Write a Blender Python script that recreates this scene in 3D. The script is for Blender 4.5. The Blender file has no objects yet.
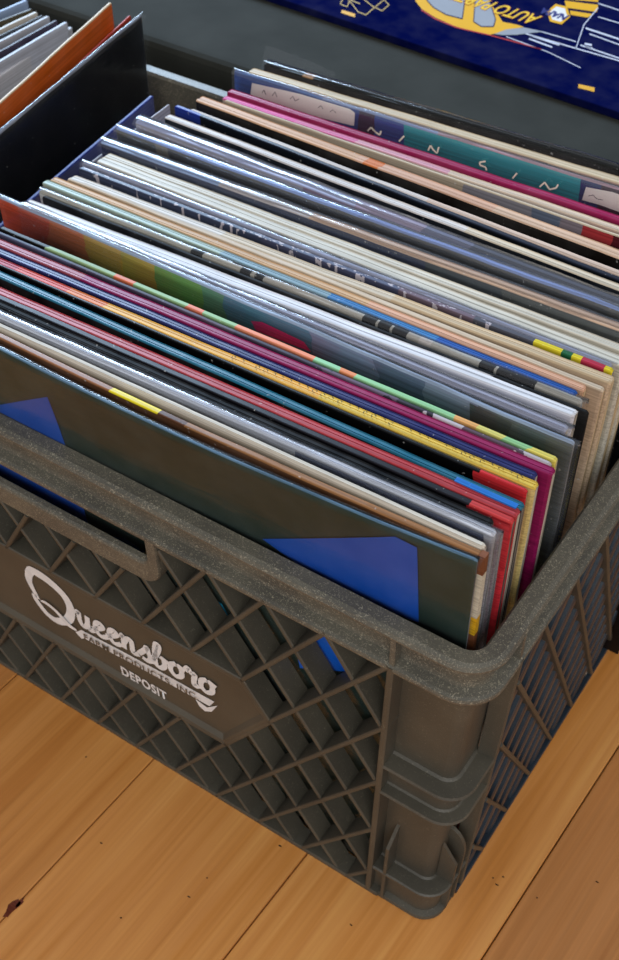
import bpy, bmesh, math, random
from mathutils import Vector, Matrix, noise
random.seed(7)
SC = bpy.context.scene
COL = SC.collection

# ------------------------------------------------------------------ camera
F_PX = 1251.5
YAW, PITCH, ROLL = math.radians(33.76), math.radians(45.20), math.radians(-0.095)
CAM = Vector((0.104, -0.286, 0.672))
fwd = Vector((-math.sin(YAW)*math.cos(PITCH), math.cos(YAW)*math.cos(PITCH), -math.sin(PITCH)))
rgt = Vector((math.cos(YAW), math.sin(YAW), 0))
dwn = fwd.cross(rgt)
r2 = math.cos(ROLL)*rgt + math.sin(ROLL)*dwn
d2 = -math.sin(ROLL)*rgt + math.cos(ROLL)*dwn
cam = bpy.data.cameras.new('camera'); camo = bpy.data.objects.new('camera', cam); COL.objects.link(camo)
M = Matrix((r2, -d2, -fwd)).transposed().to_4x4(); M.translation = CAM
camo.matrix_world = M
cam.sensor_fit = 'VERTICAL'; cam.sensor_height = 36.0; cam.lens = F_PX/960*36.0
cam.clip_start = 0.01
cam.dof.use_dof = True; cam.dof.focus_distance = 0.56; cam.dof.aperture_fstop = 22.0
SC.camera = camo

def at(px, **k):
    """point seen at a pixel of the photograph on the plane x=, y= or z="""
    d = r2*(px[0]-309.5) + d2*(px[1]-480.0) + fwd*F_PX
    (a, v), = k.items(); i = 'xyz'.index(a)
    return CAM + d*((v-CAM[i])/d[i])

# ------------------------------------------------------------------ light
W = bpy.data.worlds.new('room_light'); SC.world = W; W.use_nodes = True
nt = W.node_tree; bg = nt.nodes['Background']
bg.inputs[0].default_value = (0.95, 0.95, 0.97, 1); bg.inputs[1].default_value = 0.46

def area(name, loc, target, size, sizey, power, color):
    l = bpy.data.lights.new(name, 'AREA'); l.shape = 'RECTANGLE'; l.size = size; l.size_y = sizey
    l.energy = power; l.color = color
    o = bpy.data.objects.new(name, l); COL.objects.link(o); o.location = loc
    o.rotation_euler = (Vector(target)-Vector(loc)).to_track_quat('-Z', 'Y').to_euler()
    return o
area('window_daylight', (-2.3, 2.0, 1.9), (-0.2, 0.15, 0.25), 1.3, 1.5, 165, (0.56, 0.76, 1.0))
area('side_fill', (1.3, 0.4, 1.9), (-0.1, 0.1, 0.1), 1.2, 1.2, 4, (1.0, 0.93, 0.84))  # weak warm fill added on the right, no window behind it
area('room_daylight', (1.0, -1.9, 1.9), (-0.1, 0.1, 0.1), 2.2, 1.8, 42, (1.0, 0.99, 0.96))
SC.view_settings.view_transform = 'Standard'; SC.view_settings.look = 'None'
SC.view_settings.gamma = 1.0; SC.view_settings.exposure = 0.0

# ------------------------------------------------------------------ helpers
def lin(c):
    if isinstance(c, str):
        c = [int(c[i:i+2], 16)/255 for i in (0, 2, 4)]
    return tuple((x/12.92 if x <= .04045 else ((x+.055)/1.055)**2.4) for x in c) + (1,)

MATS = {}
def newmat(name):
    m = bpy.data.materials.new(name); m.use_nodes = True
    t = m.node_tree; b = t.nodes['Principled BSDF']
    return m, t, b
def nd(t, kind, **k):
    n = t.nodes.new(kind)
    for a, v in k.items(): setattr(n, a, v)
    return n
def streak(t, src, amount=.36):
    """fine lengthwise creases and rubbed flecks in printed card"""
    L = t.links
    tc = nd(t, 'ShaderNodeTexCoord'); mp = nd(t, 'ShaderNodeMapping'); mp.inputs['Scale'].default_value = (7, 1100, 1100)
    L.new(tc.outputs['Object'], mp.inputs[0]); n = nd(t, 'ShaderNodeTexNoise'); n.inputs['Scale'].default_value = 1; n.inputs['Detail'].default_value = 2
    L.new(mp.outputs[0], n.inputs['Vector'])
    r = nd(t, 'ShaderNodeValToRGB'); r.color_ramp.elements[0].position = .34; r.color_ramp.elements[1].position = .62
    lo = 1-amount; r.color_ramp.elements[0].color = (lo, lo, lo, 1); r.color_ramp.elements[1].color = (1.0, 1.0, 1.0, 1)
    L.new(n.outputs['Fac'], r.inputs[0])
    m = nd(t, 'ShaderNodeMixRGB', blend_type='MULTIPLY'); m.inputs[0].default_value = 1
    L.new(src, m.inputs[1]); L.new(r.outputs[0], m.inputs[2])
    n2 = nd(t, 'ShaderNodeTexNoise'); n2.inputs['Scale'].default_value = 420; n2.inputs['Detail'].default_value = 2; L.new(tc.outputs['Object'], n2.inputs['Vector'])
    r2_ = nd(t, 'ShaderNodeValToRGB'); r2_.color_ramp.elements[0].position = .70; r2_.color_ramp.elements[1].position = .76
    r2_.color_ramp.elements[1].color = (.5, .5, .5, 1); L.new(n2.outputs['Fac'], r2_.inputs[0])
    m2 = nd(t, 'ShaderNodeMixRGB'); L.new(r2_.outputs[0], m2.inputs[0]); L.new(m.outputs[0], m2.inputs[1]); m2.inputs[2].default_value = (.6, .58, .55, 1)
    return m2.outputs[0]
def card(c, rough=.36, wear=.10, scale=60, spec=.17, clean=False):
    """printed card: one colour with faint rubbing"""
    key = ('card', c, rough, wear, spec, clean)
    if key in MATS: return MATS[key]
    m, t, b = newmat('printed_card'); L = t.links
    tc = nd(t, 'ShaderNodeTexCoord'); n = nd(t, 'ShaderNodeTexNoise'); n.inputs['Scale'].default_value = scale
    n.inputs['Detail'].default_value = 6; L.new(tc.outputs['Object'], n.inputs['Vector'])
    r = nd(t, 'ShaderNodeValToRGB'); r.color_ramp.elements[0].position = .35; r.color_ramp.elements[1].position = .75
    base = lin(c); r.color_ramp.elements[0].color = tuple(x*(1-wear) for x in base[:3])+(1,)
    r.color_ramp.elements[1].color = tuple(x*(1-wear)+wear*(.6*x+.25) for x in base[:3])+(1,)
    L.new(n.outputs['Fac'], r.inputs[0]); L.new(r.outputs[0] if clean else streak(t, r.outputs[0]), b.inputs['Base Color'])
    b.inputs['Roughness'].default_value = rough
    b.inputs['Specular IOR Level'].default_value = spec
    MATS[key] = m; return m
def bands(stops, rough=.45, wob=.015, scale=40):
    """print whose colours change along the sleeve; stops = (metres from the left end, colour)"""
    key = ('bands', tuple(stops), rough)
    if key in MATS: return MATS[key]
    m, t, b = newmat('printed_artwork'); L = t.links
    tc = nd(t, 'ShaderNodeTexCoord'); s = nd(t, 'ShaderNodeSeparateXYZ'); L.new(tc.outputs['Object'], s.inputs[0])
    n = nd(t, 'ShaderNodeTexNoise'); n.inputs['Scale'].default_value = scale; L.new(tc.outputs['Object'], n.inputs['Vector'])
    a = nd(t, 'ShaderNodeMath', operation='MULTIPLY_ADD'); L.new(n.outputs['Fac'], a.inputs[0]); a.inputs[1].default_value = wob; L.new(s.outputs['X'], a.inputs[2])
    d = nd(t, 'ShaderNodeMath', operation='DIVIDE'); L.new(a.outputs[0], d.inputs[0]); d.inputs[1].default_value = .32
    r = nd(t, 'ShaderNodeValToRGB'); r.color_ramp.interpolation = 'CONSTANT'
    e = r.color_ramp.elements
    while len(e) > 1: e.remove(e[-1])
    for i, (x, c) in enumerate(stops):
        el = e[0] if i == 0 else e.new(min(1, x/.32)); el.position = min(1, max(0, (x+wob*.5)/.32)) if i else 0; el.color = lin(c)
    L.new(d.outputs[0], r.inputs[0]); L.new(streak(t, r.outputs[0]), b.inputs['Base Color']); b.inputs['Roughness'].default_value = rough; b.inputs['Specular IOR Level'].default_value = .17
    MATS[key] = m; return m
def pageedge(c1='B9B3A6', c2='5B564E'):
    """worn open ends of card sleeves: fine upright layers"""
    key = ('end', c1, c2)
    if key in MATS: return MATS[key]
    m, t, b = newmat('worn_card_end'); L = t.links
    tc = nd(t, 'ShaderNodeTexCoord'); mp = nd(t, 'ShaderNodeMapping'); mp.inputs['Scale'].default_value = (1, 900, 25)
    L.new(tc.outputs['Object'], mp.inputs[0]); n = nd(t, 'ShaderNodeTexNoise'); n.inputs['Scale'].default_value = 1; L.new(mp.outputs[0], n.inputs['Vector'])
    r = nd(t, 'ShaderNodeValToRGB'); r.color_ramp.elements[0].position = .38; r.color_ramp.elements[1].position = .58
    r.color_ramp.elements[0].color = lin(c2); r.color_ramp.elements[1].color = lin(c1)
    L.new(n.outputs['Fac'], r.inputs[0]); L.new(r.outputs[0], b.inputs['Base Color']); b.inputs['Roughness'].default_value = .7
    MATS[key] = m; return m
def film(strength=.16, name='clear_plastic'):
    key = ('film', strength)
    if key in MATS: return MATS[key]
    m = bpy.data.materials.new(name); m.use_nodes = True; t = m.node_tree; L = t.links
    t.nodes.clear(); out = nd(t, 'ShaderNodeOutputMaterial')
    tr = nd(t, 'ShaderNodeBsdfTransparent'); tr.inputs[0].default_value = (.96, .97, .98, 1)
    gl = nd(t, 'ShaderNodeBsdfGlossy'); gl.inputs['Roughness'].default_value = .14; gl.inputs[0].default_value = (1, 1, 1, 1)
    mx = nd(t, 'ShaderNodeMixShader'); fr = nd(t, 'ShaderNodeFresnel'); fr.inputs[0].default_value = 1.27
    tc = nd(t, 'ShaderNodeTexCoord'); n = nd(t, 'ShaderNodeTexNoise'); n.inputs['Scale'].default_value = 90; n.inputs['Detail'].default_value = 3
    n.inputs['Distortion'].default_value = 1.5
    mp = nd(t, 'ShaderNodeMapping'); mp.inputs['Scale'].default_value = (.22, 1, .8); L.new(tc.outputs['Object'], mp.inputs[0]); L.new(mp.outputs[0], n.inputs['Vector'])
    bp = nd(t, 'ShaderNodeBump'); bp.inputs['Strength'].default_value = .35; bp.inputs['Distance'].default_value = .0012
    L.new(n.outputs['Fac'], bp.inputs['Height']); L.new(bp.outputs[0], gl.inputs['Normal'])
    ad = nd(t, 'ShaderNodeMath', operation='ADD'); L.new(fr.outputs[0], ad.inputs[0]); ad.inputs[1].default_value = strength*.35
    L.new(ad.outputs[0], mx.inputs[0]); L.new(tr.outputs[0], mx.inputs[1]); L.new(gl.outputs[0], mx.inputs[2]); df = nd(t, 'ShaderNodeBsdfDiffuse'); df.inputs[0].default_value = (.75, .8, .9, 1); m2 = nd(t, 'ShaderNodeMixShader'); m2.inputs[0].default_value = .008+strength*.16
    L.new(mx.outputs[0], m2.inputs[1]); L.new(df.outputs[0], m2.inputs[2]); L.new(m2.outputs[0], out.inputs[0])
    MATS[key] = m; return m

def link(name, bm, mats, parent=None, smooth=False):
    me = bpy.data.meshes.new(name); bmesh.ops.recalc_face_normals(bm, faces=bm.faces[:])
    bm.to_mesh(me); bm.free()
    for m in (mats if isinstance(mats, (list, tuple)) else [mats]): me.materials.append(m)
    if smooth:
        for p in me.polygons: p.use_smooth = True
    o = bpy.data.objects.new(name, me); COL.objects.link(o)
    if parent: o.parent = parent
    return o
def tag(o, label, cat, group=None):
    o['label'] = label; o['category'] = cat
    if group: o['group'] = group
    return o
def thing(name, label, cat, loc=(0, 0, 0), rz=0, group=None):
    o = bpy.data.objects.new(name, None); COL.objects.link(o); o.empty_display_size = .05
    o.location = loc; o.rotation_euler = (0, 0, rz)
    return tag(o, label, cat, group)
def box(bm, a, b, mi=0):
    v = [bm.verts.new((x, y, z)) for x in (a[0], b[0]) for y in (a[1], b[1]) for z in (a[2], b[2])]
    for f in ((0,1,3,2), (4,6,7,5), (0,4,5,1), (2,3,7,6), (0,2,6,4), (1,5,7,3)):
        bm.faces.new([v[i] for i in f]).material_index = mi
    return v
def bevel_all(bm, w, seg=2):
    bmesh.ops.bevel(bm, geom=bm.edges[:], offset=w, segments=seg, affect='EDGES', profile=.6, clamp_overlap=True)
def prism(bm, pts, d, mi=0):
    """polygon (list of Vector) extruded by vector d"""
    a = [bm.verts.new(p) for p in pts]; b = [bm.verts.new(Vector(p)+Vector(d)) for p in pts]
    n = len(pts)
    fs = [bm.faces.new(a), bm.faces.new(b[::-1])] + [bm.faces.new((a[i], b[i], b[(i+1) % n], a[(i+1) % n])) for i in range(n)]
    for f in fs: f.material_index = mi

# ------------------------------------------------------------------ floor
def floor_mat(i):
    m, t, b = newmat('oiled_pine'); L = t.links
    tc = nd(t, 'ShaderNodeTexCoord'); geo = nd(t, 'ShaderNodeObjectInfo')
    mp = nd(t, 'ShaderNodeMapping'); mp.inputs['Scale'].default_value = (95, 3.2, 1); mp.inputs['Location'].default_value = (i*7.3, i*3.1, 0)
    L.new(tc.outputs['Object'], mp.inputs[0])
    n1 = nd(t, 'ShaderNodeTexNoise'); n1.inputs['Scale'].default_value = 1.0; n1.inputs['Detail'].default_value = 5; n1.inputs['Distortion'].default_value = .7
    L.new(mp.outputs[0], n1.inputs['Vector'])
    mp2 = nd(t, 'ShaderNodeMapping'); mp2.inputs['Scale'].default_value = (420, 9, 1); mp2.inputs['Location'].default_value = (i*3.3, i*5.1, 0)
    L.new(tc.outputs['Object'], mp2.inputs[0])
    n2 = nd(t, 'ShaderNodeTexNoise'); n2.inputs['Scale'].default_value = 1.0; n2.inputs['Detail'].default_value = 4
    L.new(mp2.outputs[0], n2.inputs['Vector'])
    n3 = nd(t, 'ShaderNodeTexNoise'); n3.inputs['Scale'].default_value = 5; L.new(tc.outputs['Object'], n3.inputs['Vector'])
    tone = [('AF7038', 'BF824A', 'B77A42'), ('C27F3A', 'D69854', 'CC8B48'), ('B6733A', 'C6864A', 'BE7E42'), ('BD7A38', 'CF904E', 'C68542')][i % 4]
    r = nd(t, 'ShaderNodeValToRGB'); e = r.color_ramp.elements
    e[0].position = .33; e[0].color = lin(tone[0]); e[1].position = .70; e[1].color = lin(tone[1])
    mid = e.new(.47); mid.color = lin(tone[2])
    L.new(n1.outputs['Fac'], r.inputs[0])
    mx = nd(t, 'ShaderNodeMixRGB', blend_type='OVERLAY'); mx.inputs[0].default_value = .22
    L.new(r.outputs[0], mx.inputs[1]); L.new(n2.outputs['Fac'], mx.inputs[2])
    mx2 = nd(t, 'ShaderNodeMixRGB', blend_type='OVERLAY'); mx2.inputs[0].default_value = .3
    L.new(mx.outputs[0], mx2.inputs[1]); L.new(n3.outputs['Fac'], mx2.inputs[2])
    L.new(mx2.outputs[0], b.inputs['Base Color']); b.inputs['Roughness'].default_value = .42
    bp = nd(t, 'ShaderNodeBump'); bp.inputs['Strength'].default_value = .12; bp.inputs['Distance'].default_value = .001
    L.new(n2.outputs['Fac'], bp.inputs['Height']); L.new(bp.outputs[0], b.inputs['Normal'])
    return m
fm = [floor_mat(3), floor_mat(1), floor_mat(2)]; shaded_pine = floor_mat(0)  # last one darker and redder: right-hand shade painted into a single board
dark = card('3A2110', .8); 
bm = bmesh.new()
PW = .1145
for k in range(-14, 14):
    x0 = -.0975 + k*PW
    vs = len(bm.verts)
    box(bm, (x0+.0004, -1.6, -.02), (x0+PW-.0004, 2.4, 0), 6 if k == 1 else abs(k*2+1) % 3)
bmesh.ops.bevel(bm, geom=[e for e in bm.edges if all(abs(v.co.z) < 1e-6 for v in e.verts) and abs(e.verts[0].co.x-e.verts[1].co.x) < 1e-6], offset=.0006, segments=1, affect='EDGES')
box(bm, (-1.8, -1.7, -.03), (1.6, 2.5, -.021), 3)
# knots: dark eyes let into the boards
knot = card('6B2B14', .5)
def mark(cx, cy, rx, ry, mi, n=14, seed=0):
    c = at((cx, cy), z=0); random.seed(seed)
    R_f = Matrix.Rotation(math.radians(2.2), 4, 'Z')
    vs = []
    for i in range(n):
        a = 2*math.pi*i/n; k = random.uniform(.7, 1.2)
        q = R_f @ Vector((c.x+rx*k*math.cos(a), c.y+ry*k*math.sin(a), 0)); vs.append(bm.verts.new((q.x, q.y, .00015)))
    bm.faces.new(vs).material_index = mi
mark(12, 908, .0028, .0065, 4, seed=1); mark(20, 903, .0012, .0035, 4, seed=2)
for i, (a_, b_) in enumerate([(121, 918), (101, 843), (189, 897), (207, 878), (351, 925), (355, 858), (493, 878), (503, 877), (497, 885), (537, 898), (597, 882), (280, 846), (86, 757)]):
    mark(a_, b_, .0006+.0004*(i % 3), .0005, 5, 7, i+5)
fl = link('floor', bm, fm+[dark, knot, card('3C2412', .6), shaded_pine]); fl['kind'] = 'structure'; fl.rotation_euler = (0, 0, math.radians(-2.2))

# ------------------------------------------------------------------ plastic crate
def plastic(name, base, dust, rough=.5, amt=.5, scl=1):
    m, t, b = newmat(name); L = t.links
    tc = nd(t, 'ShaderNodeTexCoord')
    n = nd(t, 'ShaderNodeTexNoise'); n.inputs['Scale'].default_value = 28*scl; n.inputs['Detail'].default_value = 7; L.new(tc.outputs['Object'], n.inputs['Vector'])
    r = nd(t, 'ShaderNodeValToRGB'); r.color_ramp.elements[0].position = .35; r.color_ramp.elements[1].position = .72
    r.color_ramp.elements[0].color = lin(base); r.color_ramp.elements[1].color = lin(dust)
    L.new(n.outputs['Fac'], r.inputs[0])
    # small pale scratches
    n2 = nd(t, 'ShaderNodeTexNoise'); n2.inputs['Scale'].default_value = 650; n2.inputs['Detail'].default_value = 3; n2.inputs['Distortion'].default_value = 2.5
    L.new(tc.outputs['Object'], n2.inputs['Vector'])
    r2_ = nd(t, 'ShaderNodeValToRGB'); r2_.color_ramp.elements[0].position = .66-.15*amt; r2_.color_ramp.elements[1].position = .84-.20*amt
    L.new(n2.outputs['Fac'], r2_.inputs[0])
    ms = nd(t, 'ShaderNodeMath', operation='MULTIPLY'); L.new(r2_.outputs[0], ms.inputs[0]); ms.inputs[1].default_value = amt
    mx = nd(t, 'ShaderNodeMixRGB'); L.new(ms.outputs[0], mx.inputs[0]); L.new(r.outputs[0], mx.inputs[1]); mx.inputs[2].default_value = lin('A39C88')
    L.new(mx.outputs[0], b.inputs['Base Color']); b.inputs['Roughness'].default_value = rough
    bp = nd(t, 'ShaderNodeBump'); bp.inputs['Strength'].default_value = .25; bp.inputs['Distance'].default_value = .0006
    L.new(n2.outputs['Fac'], bp.inputs['Height']); L.new(bp.outputs[0], b.inputs['Normal'])
    return m
P_RIM = plastic('scuffed_olive_plastic', '484640', '5E5B50', .50, .75)
P_WALL = plastic('olive_brown_plastic', '403D35', '4E4A40', .5, .35)
P_PANEL = plastic('brown_plastic', '464035', '504A3E', .55, .12)
P_SIDE = plastic('cool_lit_plastic', '1C2834', '283642', .34, .1)  # crate plastic of the slats, cool side light painted in as blue-grey
P_WHITE = plastic('worn_white_paint', 'D2D2D4', 'E2E2E4', .7, .0, 6)

CW, CD, CH = .4874, .334, .258
X0, ZR = -.0475, .2325; HP, VP = .01635, .0262       # lattice half pitches
crate = thing('milk_crate', 'dark olive plastic milk crate with white lettering, full of records', 'crate', (-CW/2, CD/2, 0))
def loc(o): o.location = (CW/2, -CD/2, 0); return o
def taper(co, k=.0125, zt=.2325):
    if co.z >= zt: return co
    s = k*(1-co.z/zt)
    cx, cy = -CW/2, CD/2
    return Vector((cx+(co.x-cx)*(1-s/(CW/2)), cy+(co.y-cy)*(1-s/(CD/2)), co.z))
def finish(name, bm, mats, parent=None, tp=True, smooth=False):
    if tp:
        for v in bm.verts: v.co = taper(v.co)
    o = link(name, bm, mats, parent or crate, smooth)
    if not parent: loc(o)
    return o
def ring_path(inset, r, n=8, x0=-CW, x1=0, y0=0, y1=CD):
    """rounded rectangle, inset from the crate's outline"""
    pts = []
    a0, a1, b0, b1 = x0+inset, x1-inset, y0+inset, y1-inset
    for cx, cy, s in ((a1-r, b0+r, -90), (a1-r, b1-r, 0), (a0+r, b1-r, 90), (a0+r, b0+r, 180)):
        for i in range(n+1):
            a = math.radians(s+90*i/n); pts.append((cx+r*math.cos(a), cy+r*math.sin(a)))
    return pts
def loft(bm, rings, close=False):
    """rings: list of (path, z); consecutive rings joined"""
    vs = [[bm.verts.new((x, y, z)) for x, y in p] for p, z in rings]
    n = len(vs[0]); m = len(vs)
    for k in range(m if close else m-1):
        a, b = vs[k], vs[(k+1) % m]
        for i in range(n): bm.faces.new((a[i], a[(i+1) % n], b[(i+1) % n], b[i]))
RO, RI = .0200, .0070
# rim: worn top band, lip, recessed channel and lower flange lip
bm = bmesh.new()
prof = [(.0115, .2290), (.0112, .2560), (.0098, CH), (.0030, CH-.0002), (.0010, CH-.0012), (0, CH-.0030), (.0004, CH-.0046), (.0025, CH-.0052),
        (.0062, CH-.0060), (.0068, .2390), (.0062, .2362), (.0020, .2352), (.0004, .2345), (0, .2330), (.0005, .2312), (.0030, .2300)]
loft(bm, [(ring_path(i, RO + (RI-RO)*min(1, i/.0115)), z) for i, z in prof], close=True)
rim = finish('rim', bm, P_RIM, tp=False, smooth=False)
# small gussets in the channel
for x in (-.0455, -CW+.0455):
    for y in ((.0012, .008), (CD-.008, CD-.0012)):
        bm = bmesh.new(); box(bm, (x-.0013, y[0], .234), (x+.0013, y[1], CH-.003)); finish('rim_gusset', bm, P_RIM, tp=False)
for y in (.036, CD-.036):
    for x in ((-.008, -.0012), (-CW+.0012, -CW+.008)):
        bm = bmesh.new(); box(bm, (x[0], y-.0012, .234), (x[1], y+.0012, CH-.003)); finish('rim_gusset', bm, P_RIM, tp=False)

HEX = [(-.1290, .1538), (-.1127, .1277), (-.1454, .0753), (-CW+.1454, .0753), (-CW+.1127, .1277), (-CW+.1290, .1538)]
def in_hex(x, z):
    s = None
    for i in range(6):
        (x1, z1), (x2, z2) = HEX[i], HEX[(i+1) % 6]
        c = (x2-x1)*(z-z1)-(z2-z1)*(x-x1)
        if s is None: s = c > 0
        elif (c > 0) != s: return False
    return True
HX0, HX1, HZ = -CW+.1750, -.1750, .1985
def allowed_front(x, z):
    if not (-CW+.0455 <= x <= -.0455 and .003 <= z <= .2330): return False
    if in_hex(x, z): return False
    if HX0 < x < HX1 and z > HZ-.002: return False
    return True
def runs(p, q, ok, n=60):
    """contiguous allowed pieces of a segment"""
    out, start = [], None
    for i in range(n+1):
        t = i/n; pt = (p[0]+(q[0]-p[0])*t, p[1]+(q[1]-p[1])*t)
        if ok(*pt):
            if start is None: start = pt
            last = pt
        elif start is not None:
            if math.hypot(last[0]-start[0], last[1]-start[1]) > .003: out.append((start, last))
            start = None
    if start is not None: out.append((start, last))
    return out
def rib(bm, p, q, y0, y1, h0=.0013, h1=.0019, axis='x', mi=0):
    """upright fin between two points of a wall; drafted: thin at the outer edge"""
    d = Vector((q[0]-p[0], q[1]-p[1])); d.normalize(); n = Vector((-d.y, d.x))
    e = d*.0012
    def P(pt, s, dep):
        u, z = pt
        return (u, dep, z) if axis == 'x' else (-dep, u, z)
    vs = []
    for dep, h in ((y0, h0*.55), (y0+.0006, h0), (y1, h1)):
        for pt, sg in ((Vector(p)-e, 1), (Vector(q)+e, 1), (Vector(q)+e, -1), (Vector(p)-e, -1)):
            vs.append(bm.verts.new(P(pt+n*h*sg, 0, dep)))
    for k in (0, 4):
        for i in range(4): bm.faces.new((vs[k+i], vs[k+(i+1) % 4], vs[k+4+(i+1) % 4], vs[k+4+i])).material_index = mi
    bm.faces.new(vs[0:4]).material_index = mi; bm.faces.new(vs[8:12][::-1]).material_index = mi
def front_lattice(bm):
    s = VP/HP
    for k in range(-40, 60):
        # node column i at row 0
        xs = X0 - k*2*HP
        for sg in (1, -1):
            zlo, zhi = .003, .2330
            p = (xs + sg*(ZR-zhi)/s, zhi); q = (xs + sg*(ZR-zlo)/s, zlo)
            for a, b in runs(p, q, allowed_front, 240): rib(bm, a, b, .0010 if sg > 0 else .0, .0132)
    # edging fins round the panel, pillars, bottom
    for i in range(6): rib(bm, HEX[i], HEX[(i+1) % 6], 0, .0132, .0016)
    for x in (-.0455, -CW+.0455): rib(bm, (x, .003), (x, .233), -.0002, .0132, .0017)
    rib(bm, (-CW+.04, .0022), (-.04, .0022), .0, .0132, .0022, .0022)
bm = bmesh.new(); front_lattice(bm); finish('front_wall', bm, P_WALL)
bm = bmesh.new(); front_lattice(bm)
for v in bm.verts: v.co.y = CD - v.co.y
finish('back_wall', bm, P_WALL)
# handle: rounded lower lip and slot ends
def handle(name, back):
    bm = bmesh.new()
    def rr(inset, dz=0):
        a0, a1, b0, b1, r = HX0+inset*.45, HX1-inset*.45, HZ-.001+inset, .2335, .0135-inset*.5
        pts = [(a1, b1)]
        for i in range(7):
            t = math.radians(-90*i/6); pts.append((a1-r+r*math.cos(t), b0+r+r*math.sin(t)))
        for i in range(7):
            t = math.radians(-90-90*i/6); pts.append((a0+r+r*math.cos(t), b0+r+r*math.sin(t)))
        pts.append((a0, b1)); return pts
    # band section: from outer bottom edge to inner opening, then back
    steps = [(0, .0132), (0, .0012), (.0008, 0), (.0135, 0), (.0148, .0006), (.0156, .0018), (.0160, .0045)]
    rows = [[bm.verts.new((x, y, z)) for x, z in rr(i)] for i, y in steps]
    for a, b in zip(rows, rows[1:]):
        for i in range(len(a)-1): bm.faces.new((a[i], a[i+1], b[i+1], b[i]))
    if back:
        for v in bm.verts: v.co.y = CD - v.co.y
    return finish(name, bm, P_RIM, smooth=False)
handle('handle', False); handle('handle', True)
# name panel: bevelled surround, recessed field
bm = bmesh.new()
cxh, czh = -CW/2, (.1538+.0753)/2
def hexin(d):
    out = []
    for i in range(6):
        p0, p1, p2 = Vector(HEX[i-1]), Vector(HEX[i]), Vector(HEX[(i+1) % 6])
        e1 = (p1-p0).normalized(); e2 = (p2-p1).normalized()
        n1 = Vector((e1.y, -e1.x)); n2 = Vector((e2.y, -e2.x))
        if n1.dot(Vector((cxh, czh))-p1) < 0: n1 = -n1
        if n2.dot(Vector((cxh, czh))-p1) < 0: n2 = -n2
        b = (n1+n2).normalized(); out.append(p1 + b*d/max(.2, b.dot(n1)))
    return out
PY = .0030
rows = []
for d, y in ((0, .0132), (0, .0004), (.0018, .0), (.0030, .0004), (.0055, PY), (.0080, PY)):
    rows.append([bm.verts.new((p.x, y, p.y)) for p in hexin(d)])
for a, b in zip(rows, rows[1:]):
    for i in range(6): bm.faces.new((a[i], a[(i+1) % 6], b[(i+1) % 6], b[i]))
bm.faces.new(rows[-1])
name_panel = finish('name_panel', bm, P_PANEL)

# painted lettering
PT = PY-.0004
def ribbon(bm, pts, w, ycoord=PT, closed=False, n=6, mi=0):
    """painted stroke of changing width through points (x, z, width factor)"""
    P = [(p[0], p[1], p[2] if len(p) > 2 else 1) for p in pts]
    if closed: P = P + P[:3]
    out = []
    m = len(P)
    rng = range(m-1) if not closed else range(1, m-2)
    for i in rng:
        a, b, c, d = P[max(0, i-1)], P[i], P[min(m-1, i+1)], P[min(m-1, i+2)]
        for k in range(n):
            t = k/n
            out.append(tuple(.5*((2*b[j])+(-a[j]+c[j])*t+(2*a[j]-5*b[j]+4*c[j]-d[j])*t*t+(-a[j]+3*b[j]-3*c[j]+d[j])*t**3) for j in range(3)))
    out.append(P[-1] if not closed else P[m-2])
    prev = None; N = len(out)
    for i, (x, z, f) in enumerate(out):
        q0 = out[max(0, i-1)]; q1 = out[min(N-1, i+1)]
        t = Vector((q1[0]-q0[0], q1[1]-q0[1]))
        if t.length < 1e-9: continue
        t.normalize(); nrm = Vector((-t.y, t.x))*w*f/2
        cur = (bm.verts.new((x+nrm.x, ycoord, z+nrm.y)), bm.verts.new((x-nrm.x, ycoord, z-nrm.y)))
        if prev: bm.faces.new((prev[0], prev[1], cur[1], cur[0])).material_index = mi
        prev = cur
GL = {  # brush letters, x along, z up, x-height 1
 'u': (.95, [[(.0,.75),(.14,.98),(.16,.4),(.3,.05),(.5,.15),(.62,.5)], [(.64,1),(.62,.4),(.7,.05),(.95,.2)]]),
 'e': (.78, [[(-.05,.25),(.3,.5),(.55,.78),(.42,.98),(.2,.85),(.12,.45),(.26,.06),(.5,.03),(.78,.25)]]),
 'n': (1.0, [[(.0,.7),(.12,.95),(.14,.0)], [(.14,.4),(.34,.88),(.56,.92),(.6,.5),(.64,.06),(.95,.2)]]),
 's': (.72, [[(-.05,.2),(.3,.75),(.42,1.05),(.48,.7),(.58,.3),(.42,.02),(.14,.08)], [(.42,.02),(.72,.2)]]),
 'b': (.84, [[(-.02,.3),(.28,1.1),(.36,1.62),(.2,1.6),(.12,.8),(.16,.12),(.4,.0),(.62,.3),(.58,.7),(.4,.86)], [(.42,.84),(.84,.72)]]),
 'o': (.86, [[(.42,.95),(.14,.7),(.12,.25),(.38,.0),(.66,.25),(.66,.7),(.42,.95)], [(.5,.92),(.86,.78)]]),
 'r': (.72, [[(.0,.78),(.16,1.12),(.3,.84),(.5,.9),(.46,.4),(.5,.05),(.72,.2)]]),
}
bm = bmesh.new()
x = -.2515; xh = .0138; zb0 = .1186
word = 'ueensboro'; tot = sum(GL[c][0] for c in word); sx = (.1470-.0020-.0455+.0025)/tot*1.0
sx = (.2515-.1500)/tot
layer = 0
for ci, c in enumerate(word):
    for st in GL[c][1]:
        layer += 1
        ribbon(bm, [(x+p[0]*sx+p[1]*xh*.10, zb0+p[1]*xh-.0075*(1-ci/8)-.0008) for p in st], .0038, ycoord=PT-.00004*layer)
    x += GL[c][0]*sx
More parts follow.
